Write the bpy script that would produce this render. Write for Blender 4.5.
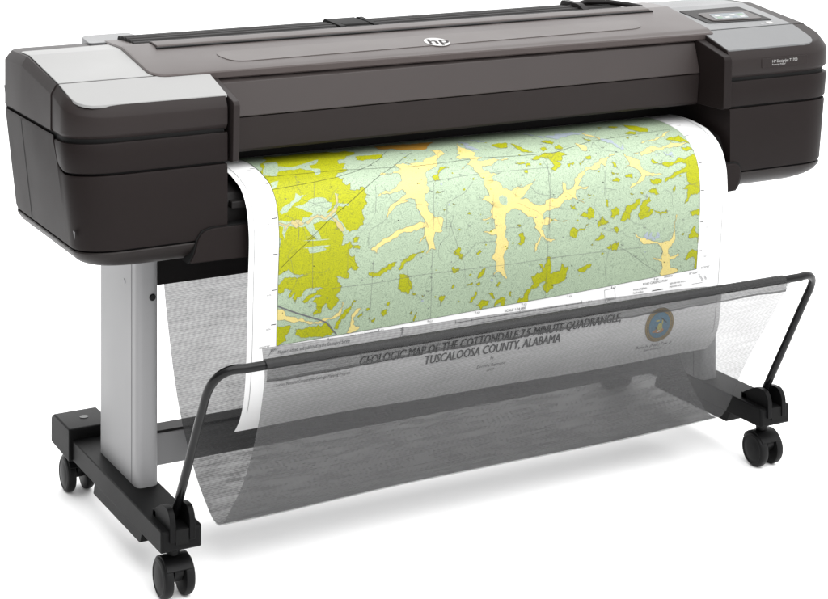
import bpy, bmesh, math, random
from math import sin, cos, pi, radians
from mathutils import Vector, Matrix, noise
from mathutils.geometry import delaunay_2d_cdt

for o in list(bpy.data.objects):
    bpy.data.objects.remove(o)
SC = bpy.context.scene
COL = SC.collection

# ------------------------------------------------------------------ camera
cd = bpy.data.cameras.new('camera')
cam = bpy.data.objects.new('camera', cd)
COL.objects.link(cam)
cam.location = (-1.906, -3.196, 1.5205)
cam.rotation_euler = (radians(90), 0, -radians(28.13))      # level view camera, lens shifted down
cd.sensor_fit = 'HORIZONTAL'
cd.sensor_width = 36
cd.lens = 36 * 1847.3 / 828
cd.shift_y = -(299.5 + 228.6) / 828
cd.clip_start = .05
cd.clip_end = 500
SC.camera = cam

# ------------------------------------------------------------------ white studio surround
W = bpy.data.worlds.new('World')
SC.world = W
W.use_nodes = True
wn, wl = W.node_tree.nodes, W.node_tree.links
bgn = wn['Background']
tc = wn.new('ShaderNodeTexCoord')
sep = wn.new('ShaderNodeSeparateXYZ')
wl.new(tc.outputs['Generated'], sep.inputs[0])
# brighter behind and above the product, dimmer on the camera side (as in a studio cove)
dotn = wn.new('ShaderNodeVectorMath'); dotn.operation = 'DOT_PRODUCT'
wl.new(tc.outputs['Generated'], dotn.inputs[0])
dotn.inputs[1].default_value = (.30, .84, .45)
mr = wn.new('ShaderNodeMapRange')
mr.inputs['From Min'].default_value = -.15
mr.inputs['From Max'].default_value = .9
mr.inputs['To Min'].default_value = 1.2
mr.inputs['To Max'].default_value = 1.75
wl.new(dotn.outputs['Value'], mr.inputs['Value'])
mx_ = wn.new('ShaderNodeMapRange')                       # left flank dimmer than the right
mx_.inputs['From Min'].default_value = -1; mx_.inputs['From Max'].default_value = .26
mx_.inputs['To Min'].default_value = .2; mx_.inputs['To Max'].default_value = 1
wl.new(sep.outputs[0], mx_.inputs['Value'])
mul_ = wn.new('ShaderNodeMath'); mul_.operation = 'MULTIPLY'
wl.new(mr.outputs[0], mul_.inputs[0]); wl.new(mx_.outputs[0], mul_.inputs[1])
wl.new(mul_.outputs[0], bgn.inputs['Strength'])
bgn.inputs['Color'].default_value = (1, 1, 1, 1)

def area(name, loc, target, size, sizey, power):
    l = bpy.data.lights.new(name, 'AREA')
    l.shape = 'RECTANGLE'; l.size = size; l.size_y = sizey; l.energy = power
    o = bpy.data.objects.new(name, l); COL.objects.link(o)
    o.location = loc
    o.rotation_euler = (Vector(target) - Vector(loc)).to_track_quat('-Z', 'Y').to_euler()
    return o
area('softbox_overhead', (-.3, .6, 3.6), (0, .1, .6), 3.2, 1.6, 28)
area('softbox_key', (.1, -1.9, 3.1), (0, -.5, 0), 4.6, 3.0, 112)

SC.view_settings.view_transform = 'Standard'
SC.view_settings.look = 'None'
SC.view_settings.exposure = .74
SC.view_settings.gamma = 1
SC.render.engine = 'CYCLES'
SC.cycles.transparent_max_bounces = 24
SC.cycles.max_bounces = 8

random.seed(7)

# ------------------------------------------------------------------ materials
def mat(name, col, rough=.5, spec=.3, metal=0, grain=0, gscale=900, mottle=0, emit=0, coat=0):
    m = bpy.data.materials.new(name); m.use_nodes = True
    n, l = m.node_tree.nodes, m.node_tree.links
    b = n['Principled BSDF']
    b.inputs['Base Color'].default_value = (*col, 1)
    b.inputs['Roughness'].default_value = rough
    b.inputs['Specular IOR Level'].default_value = spec
    b.inputs['Metallic'].default_value = metal
    if coat: b.inputs['Coat Weight'].default_value = coat; b.inputs['Coat Roughness'].default_value = .12
    if emit:
        b.inputs['Emission Color'].default_value = (*col, 1); b.inputs['Emission Strength'].default_value = emit
    t = n.new('ShaderNodeTexCoord')
    if grain:
        nz = n.new('ShaderNodeTexNoise'); nz.inputs['Scale'].default_value = gscale; nz.inputs['Detail'].default_value = 2
        bp = n.new('ShaderNodeBump'); bp.inputs['Strength'].default_value = grain; bp.inputs['Distance'].default_value = .0006
        l.new(t.outputs['Object'], nz.inputs['Vector']); l.new(nz.outputs['Fac'], bp.inputs['Height']); l.new(bp.outputs[0], b.inputs['Normal'])
    if mottle:
        nz = n.new('ShaderNodeTexNoise'); nz.inputs['Scale'].default_value = 7; nz.inputs['Detail'].default_value = 5
        mp = n.new('ShaderNodeMapRange'); mp.inputs['To Min'].default_value = 1 - mottle; mp.inputs['To Max'].default_value = 1 + mottle
        mx = n.new('ShaderNodeVectorMath'); mx.operation = 'SCALE'; mx.inputs[0].default_value = col
        l.new(t.outputs['Object'], nz.inputs['Vector']); l.new(nz.outputs['Fac'], mp.inputs['Value']); l.new(mp.outputs[0], mx.inputs['Scale'])
        l.new(mx.outputs[0], b.inputs['Base Color'])
        mp2 = n.new('ShaderNodeMapRange'); mp2.inputs['To Min'].default_value = rough - .06; mp2.inputs['To Max'].default_value = rough + .06
        l.new(nz.outputs['Fac'], mp2.inputs['Value']); l.new(mp2.outputs[0], b.inputs['Roughness'])
    return m

M = {}
M['plastic'] = mat('charcoal_plastic', (0.00742, 0.00532, 0.00512), 0.52, 0.075, grain=.25, gscale=700, mottle=.08)
M['cap'] = mat('charcoal_cap_plastic', (0.01273, 0.00974, 0.00941), 0.5, 0.11, grain=.2, gscale=700, mottle=.08)
M['cover'] = mat('taupe_cover_plastic', (0.03804, 0.03062, 0.02920), 0.42, 0.14, grain=.08, mottle=.06)
M['window'] = mat('smoked_window', (0.04688, 0.03936, 0.03733), .44, .18, mottle=.04)
M['hood'] = mat('hood_plastic', (0.02463, 0.02000, 0.01923), 0.45, 0.2, grain=.15, mottle=.06)
M['tray'] = mat('tray_plastic', (0.01126, 0.00925, 0.00885), .45, .12, grain=.15, mottle=.06)
M['dark'] = mat('dark_plastic', (0.00643, 0.00563, 0.00563), .55, .12, grain=.2, mottle=.1)
M['black'] = mat('black_recess', (0.00482, 0.00482, 0.00482), .7, .1, mottle=.1)
M['silver'] = mat('light_grey_plastic', (0.18720, 0.18720, 0.18495), 0.5, 0.09, grain=.12, gscale=1200, mottle=.015)
M['satin'] = mat('satin_silver_plastic', (0.09288, 0.09450, 0.09612), 0.42, 0.14, grain=.2, gscale=1200, mottle=.03)
M['alu'] = mat('painted_aluminium', (0.18897, 0.18897, 0.19212), 0.42, 0.3, mottle=.03)
M['foot'] = mat('black_foot_plastic', (0.00281, 0.00281, 0.00297), .5, .08, grain=.4, gscale=500, mottle=.12)
M['rubber'] = mat('caster_rubber', (0.00402, 0.00402, 0.00426), .45, .12, mottle=.1)
M['steel'] = mat('black_painted_steel', (0.00327, 0.00327, 0.00355), .22, .16, mottle=.1)
M['logo'] = mat('silver_logo', (0.27339, 0.26937, 0.26535), .4, .15, mottle=.02)
M['screen'] = mat('touch_screen', (0.11257, 0.12464, 0.12866), .35, .1, mottle=.02)
M['icon_white'] = mat('icon_white', (0.24123, 0.24123, 0.24123), .4, .1, mottle=.02)
M['icon_blue'] = mat('icon_blue', (.075, .10, .12), .4, .2, mottle=.02)
M['icon_green'] = mat('icon_green', (0.07237, 0.1367, 0.08041), .4, .2, mottle=.02)
M['label_ink'] = mat('label_ink', (0.44226, 0.43421, 0.42617), .5, .2, mottle=.02)
M['paper'] = mat('white_paper', (0.64328, 0.64328, 0.64328), .6, .2, mottle=.006)
M['ink'] = mat('black_ink', (0.00965, 0.00965, 0.01045), .6, .2, mottle=.1)
M['ink_grey'] = mat('grey_ink', (0.09649, 0.09649, 0.10051), .6, .2, mottle=.1)
M['floor'] = mat('white_studio_floor', (.96, .96, .96), .7, .1, mottle=.004)
M['seal_gold'] = mat('seal_gold', (0.24123, 0.16082, 0.02814), .6, .2, mottle=.15)
M['seal_blue'] = mat('seal_blue', (0.03618, 0.1367, 0.21711), .6, .2, mottle=.12)
M['seal_orange'] = mat('seal_orange', (0.33772, 0.1367, 0.02412), .6, .2, mottle=.15)
M['seal_yellow'] = mat('seal_yellow', (0.36185, 0.33772, 0.06433), .6, .2, mottle=.15)

def map_mat(name, col, line, k=.55):
    """printed geology colour, crossed by fine topographic contour lines"""
    m = bpy.data.materials.new(name); m.use_nodes = True
    n, l = m.node_tree.nodes, m.node_tree.links
    b = n['Principled BSDF']; b.inputs['Roughness'].default_value = .6; b.inputs['Specular IOR Level'].default_value = .2
    t = n.new('ShaderNodeUVMap'); t.uv_map = 'uv'
    nz = n.new('ShaderNodeTexNoise'); nz.inputs['Scale'].default_value = 17; nz.inputs['Detail'].default_value = 4; nz.inputs['Roughness'].default_value = .55
    l.new(t.outputs[0], nz.inputs['Vector'])
    mu = n.new('ShaderNodeMath'); mu.operation = 'MULTIPLY'; mu.inputs[1].default_value = 30
    l.new(nz.outputs['Fac'], mu.inputs[0])
    fr = n.new('ShaderNodeMath'); fr.operation = 'PINGPONG'; fr.inputs[1].default_value = .5
    l.new(mu.outputs[0], fr.inputs[0])
    mr = n.new('ShaderNodeMapRange'); mr.inputs['From Min'].default_value = .0; mr.inputs['From Max'].default_value = .26
    mr.inputs['To Min'].default_value = k; mr.inputs['To Max'].default_value = 0
    l.new(fr.outputs[0], mr.inputs['Value'])
    mx = n.new('ShaderNodeMix'); mx.data_type = 'RGBA'
    l.new(mr.outputs[0], mx.inputs['Factor'])
    mx.inputs[6].default_value = (*col, 1); mx.inputs[7].default_value = (*line, 1)
    # sparse fine speckle of symbols
    n2 = n.new('ShaderNodeTexNoise'); n2.inputs['Scale'].default_value = 330; n2.inputs['Detail'].default_value = 2
    l.new(t.outputs[0], n2.inputs['Vector'])
    m2 = n.new('ShaderNodeMapRange'); m2.inputs['From Min'].default_value = .66; m2.inputs['From Max'].default_value = .72
    m2.inputs['To Min'].default_value = 0; m2.inputs['To Max'].default_value = .5
    l.new(n2.outputs['Fac'], m2.inputs['Value'])
    mx2 = n.new('ShaderNodeMix'); mx2.data_type = 'RGBA'
    l.new(m2.outputs[0], mx2.inputs['Factor']); l.new(mx.outputs[2], mx2.inputs[6]); mx2.inputs[7].default_value = (*[c * .35 for c in col], 1)
    l.new(mx2.outputs[2], b.inputs['Base Color'])
    return m
M['m_green'] = map_mat('map_green', (0.26133, 0.32566, 0.23319), (0.10051, 0.13268, 0.09649))
M['m_olive'] = map_mat('map_olive', (0.26077, 0.27211, 0.00189), (0.12062, 0.12866, 0.01206), .6)
M['m_cream'] = map_mat('map_cream', (0.48246, 0.40205, 0.15278), (0.28948, 0.24123, 0.10453), .3)
M['m_tan'] = map_mat('map_tan', (0.33772, 0.28948, 0.1367), (0.20907, 0.1769, 0.08845), .4)
M['m_grey'] = map_mat('map_blue_grey', (0.24123, 0.27741, 0.3136), (0.15278, 0.16886, 0.19298), .4)
M['m_orange'] = map_mat('map_orange', (0.30556, 0.16082, 0.02412), (0.1769, 0.09649, 0.02412), .3)

def net_mat(name, base, amp, col=.034, dense=0):
    """woven see-through basket cloth: threads with holes between, laid out in cloth (UV) metres"""
    m = bpy.data.materials.new(name); m.use_nodes = True
    n, l = m.node_tree.nodes, m.node_tree.links
    b = n['Principled BSDF']; b.inputs['Roughness'].default_value = .6; b.inputs['Specular IOR Level'].default_value = .25
    b.inputs['Base Color'].default_value = (col, col, col * 1.02, 1)
    t = n.new('ShaderNodeUVMap'); t.uv_map = 'uv'
    sp = n.new('ShaderNodeSeparateXYZ'); l.new(t.outputs[0], sp.inputs[0])
    def mth(op, a, c=None):
        q = n.new('ShaderNodeMath'); q.operation = op
        for i, v in enumerate((a, c)):
            if v is None: continue
            if isinstance(v, (int, float)): q.inputs[i].default_value = v
            else: l.new(v, q.inputs[i])
        return q.outputs[0]
    # staggered rows of short stitches, slightly wandering, with uneven tension
    n2 = n.new('ShaderNodeTexNoise'); n2.inputs['Scale'].default_value = 9; n2.inputs['Detail'].default_value = 3
    l.new(t.outputs[0], n2.inputs['Vector'])
    vv = mth('ADD', mth('DIVIDE', sp.outputs[1], .0037), mth('ADD', mth('MULTIPLY', n2.outputs['Fac'], 1.6), mth('MULTIPLY', sp.outputs[0], 3)))
    wn_ = n.new('ShaderNodeTexWhiteNoise'); wn_.noise_dimensions = '1D'; l.new(mth('FLOOR', vv), wn_.inputs['W'])
    stag = mth('MULTIPLY', wn_.outputs['Value'], 6.283)
    dash = mth('SINE', mth('ADD', mth('MULTIPLY', sp.outputs[0], 2 * pi / .0125), stag))
    rows = mth('SINE', mth('MULTIPLY', vv, 2 * pi))
    al = mth('ADD', mth('MULTIPLY', rows, amp * .8), base)
    al = mth('ADD', al, mth('MULTIPLY', dash, amp * .6))
    c2 = n.new('ShaderNodeCombineXYZ'); l.new(mth('ADD', mth('MULTIPLY', sp.outputs[0], 14), mth('MULTIPLY', sp.outputs[1], 9)), c2.inputs[0]); l.new(mth('MULTIPLY', sp.outputs[1], 120), c2.inputs[1])
    n4 = n.new('ShaderNodeTexNoise'); n4.inputs['Scale'].default_value = 1; n4.inputs['Detail'].default_value = 2; n4.inputs['Distortion'].default_value = .6
    l.new(c2.outputs[0], n4.inputs['Vector'])
    al = mth('ADD', al, mth('MULTIPLY', mth('SUBTRACT', n4.outputs['Fac'], .5), .13))
    al = mth('ADD', al, mth('MULTIPLY', mth('SUBTRACT', n2.outputs['Fac'], .5), .10))
    if dense:                                                    # cloth more opaque and streakier towards the bottom of the pocket
        rp = n.new('ShaderNodeMapRange'); rp.interpolation_type = 'SMOOTHSTEP'
        rp.inputs['From Min'].default_value = .20; rp.inputs['From Max'].default_value = .38
        l.new(sp.outputs[1], rp.inputs['Value'])
        al = mth('ADD', al, mth('MULTIPLY', rp.outputs[0], mth('ADD', mth('MULTIPLY', mth('SUBTRACT', n4.outputs['Fac'], .5), .14), dense)))
    l.new(al, b.inputs['Alpha'])
    return m
M['net'] = net_mat('basket_net', .67, .045)
M['net_back'] = net_mat('basket_net_back', .79, .034, dense=.05)
M['net_double'] = net_mat('basket_net_doubled', .50, .03, .014)
M['net_hem'] = net_mat('basket_net_hem', .82, .06, .014)

# ------------------------------------------------------------------ mesh helpers
class MB:
    def __init__(s): s.v = []; s.f = []; s.m = []; s.uv = {}
    def add(s, vs, fs, mi=0, uvs=None):
        o = len(s.v); s.v += [tuple(p) for p in vs]
        for i, f in enumerate(fs):
            s.f.append([k + o for k in f]); s.m.append(mi)
            if uvs: s.uv[len(s.f) - 1] = [uvs[k] for k in f]
        return s
    def box(s, x0, x1, y0, y1, z0, z1, mi=0):
        vs = [(x, y, z) for z in (z0, z1) for y in (y0, y1) for x in (x0, x1)]
        return s.add(vs, [(0, 2, 3, 1), (4, 5, 7, 6), (0, 1, 5, 4), (2, 6, 7, 3), (0, 4, 6, 2), (1, 3, 7, 5)], mi)
    def loft(s, loops, cap=True, mi=0):
        n = len(loops[0]); vs = [p for L in loops for p in L]; fs = []
        for i in range(len(loops) - 1):
            for k in range(n):
                a, b = i * n + k, i * n + (k + 1) % n
                fs.append((a, b, b + n, a + n))
        if cap:
            fs.append(tuple(range(n))[::-1]); fs.append(tuple(range((len(loops) - 1) * n, len(loops) * n)))
        return s.add(vs, fs, mi)
    def prism_x(s, prof, x0, x1, mi=0):            # prof (y,z)
        return s.loft([[(x0, y, z) for y, z in prof], [(x1, y, z) for y, z in prof]], mi=mi)
    def prism_y(s, prof, y0, y1, mi=0):            # prof (x,z)
        return s.loft([[(x, y0, z) for x, z in prof], [(x, y1, z) for x, z in prof]], mi=mi)
    def prism_z(s, poly, zb, zt, mi=0):            # poly (x,y); zb, zt functions of y or numbers
        fb = zb if callable(zb) else (lambda y: zb)
        ft = zt if callable(zt) else (lambda y: zt)
        return s.loft([[(x, y, fb(y)) for x, y in poly], [(x, y, ft(y)) for x, y in poly]], mi=mi)
    def sweep(s, pts, r, n=12, mi=0):
        pts = [Vector(p) for p in pts]; loops = []; up = Vector((0.13, .21, .97))
        for i, p in enumerate(pts):
            d = (pts[min(i + 1, len(pts) - 1)] - pts[max(i - 1, 0)]).normalized()
            a = (up - d * up.dot(d))
            if a.length < 1e-4: a = d.orthogonal()
            a.normalize(); up = a; b = d.cross(a)
            loops.append([p + (a * cos(2 * pi * k / n) + b * sin(2 * pi * k / n)) * r for k in range(n)])
        return s.loft(loops, mi=mi)
    def lathe_x(s, prof, c, n=40, mi=0):           # prof (x offset, radius)
        return s.loft([[(c[0] + dx, c[1] + r * cos(2 * pi * k / n), c[2] + r * sin(2 * pi * k / n)) for k in range(n)] for dx, r in prof], mi=mi)
    def lathe_z(s, prof, c, n=28, mi=0):
        return s.loft([[(c[0] + r * cos(2 * pi * k / n), c[1] + r * sin(2 * pi * k / n), c[2] + dz) for k in range(n)] for dz, r in prof], mi=mi)
    def lathe_y(s, prof, c, n=28, mi=0):
        return s.loft([[(c[0] + r * cos(2 * pi * k / n), c[1] + dy, c[2] + r * sin(2 * pi * k / n)) for k in range(n)] for dy, r in prof], mi=mi)
    def build(s, name, mats, parent=None, bevel=0, seg=2, angle=35, recalc=True, cuts=()):
        me = bpy.data.meshes.new(name)
        me.from_pydata(s.v, [], s.f)
        if not isinstance(mats, (list, tuple)): mats = [mats]
        for m in mats: me.materials.append(m)
        for p, mi in zip(me.polygons, s.m): p.material_index = mi
        if s.uv:
            ul = me.uv_layers.new(name='uv')
            for p in me.polygons:
                q = s.uv.get(p.index)
                if q:
                    for li, c in zip(p.loop_indices, q): ul.data[li].uv = c
        if recalc:
            bm = bmesh.new(); bm.from_mesh(me)
            for y in cuts: bmesh.ops.bisect_plane(bm, geom=bm.verts[:] + bm.edges[:] + bm.faces[:], plane_co=(0, y, 0), plane_no=(0, 1, 0))
            bmesh.ops.recalc_face_normals(bm, faces=bm.faces[:]); bm.to_mesh(me); bm.free()
        for p in me.polygons: p.use_smooth = True
        me.set_sharp_from_angle(angle=radians(angle))
        o = bpy.data.objects.new(name, me); COL.objects.link(o)
        if parent: o.parent = parent; o.matrix_parent_inverse = Matrix.Translation(-world_loc(parent))
        if bevel:
            b = o.modifiers.new('bevel', 'BEVEL'); b.width = bevel; b.segments = seg; b.limit_method = 'ANGLE'; b.angle_limit = radians(30)
            b.harden_normals = False
        return o
def world_loc(o):
    p = Vector(o.location)
    while o.parent:
        p = p + o.matrix_parent_inverse.translation; o = o.parent; p = p + Vector(o.location)
    return p
def thing(name, loc, label, cat):
    o = bpy.data.objects.new(name, None); o.location = loc; o.empty_display_size = .1; COL.objects.link(o)
    o['label'] = label; o['category'] = cat
    return o
def lerp(a, b, t): return a + (b - a) * t
def pl(tab, x):
    if x <= tab[0][0]: return tab[0][1]
    for (a, p), (b, q) in zip(tab, tab[1:]):
        if x <= b: return lerp(p, q, (x - a) / (b - a))
    return tab[-1][1]
def catmull(P, u):
    n = len(P) - 1; u = min(max(u, 0), n - 1e-9); i = int(u); f = u - i
    p0, p1, p2, p3 = (Vector(P[max(i - 1, 0)]), Vector(P[i]), Vector(P[i + 1]), Vector(P[min(i + 2, n)]))
    return .5 * (2 * p1 + (p2 - p0) * f + (2 * p0 - 5 * p1 + 4 * p2 - p3) * f * f + (3 * p1 - p0 - 3 * p2 + p3) * f ** 3)
def rpoly(pts, r, n=5):
    """round the corners of a 2-D polygon; r number or list"""
    out = []; N = len(pts)
    for i, p in enumerate(pts):
        rr = r[i] if isinstance(r, (list, tuple)) else r
        p = Vector(p); a = Vector(pts[i - 1]) - p; b = Vector(pts[(i + 1) % N]) - p
        d = min(rr, a.length * .45, b.length * .45)
        if d < 1e-5: out.append(tuple(p)); continue
        A = p + a.normalized() * d; B = p + b.normalized() * d
        for k in range(n + 1):
            t = k / n; out.append(tuple(A * (1 - t) ** 2 + p * 2 * t * (1 - t) + B * t * t))
    return out
def split_y(poly, ys):
    """add the points where a polygon crosses the lines y = const"""
    for y in ys:
        out = []
        for a, b in zip(poly, poly[1:] + poly[:1]):
            out.append(a)
            if (a[1] - y) * (b[1] - y) < -1e-12: out.append((lerp(a[0], b[0], (y - a[1]) / (b[1] - a[1])), y))
        poly = out
    return poly
def text_flat(body, size, shear=0, align='CENTER', weight=0, res=3):
    c = bpy.data.curves.new('t', 'FONT'); c.body = body; c.size = size; c.shear = shear; c.align_x = align; c.align_y = 'CENTER'
    c.offset = weight if weight > 4e-4 else 0; c.resolution_u = res; c.fill_mode = 'FRONT'
    o = bpy.data.objects.new('t', c)
    me = bpy.data.meshes.new_from_object(o)
    vs = [tuple(v.co) for v in me.vertices]; fs = [tuple(p.vertices) for p in me.polygons]
    bpy.data.objects.remove(o); bpy.data.curves.remove(c); bpy.data.meshes.remove(me)
    return vs, fs

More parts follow.
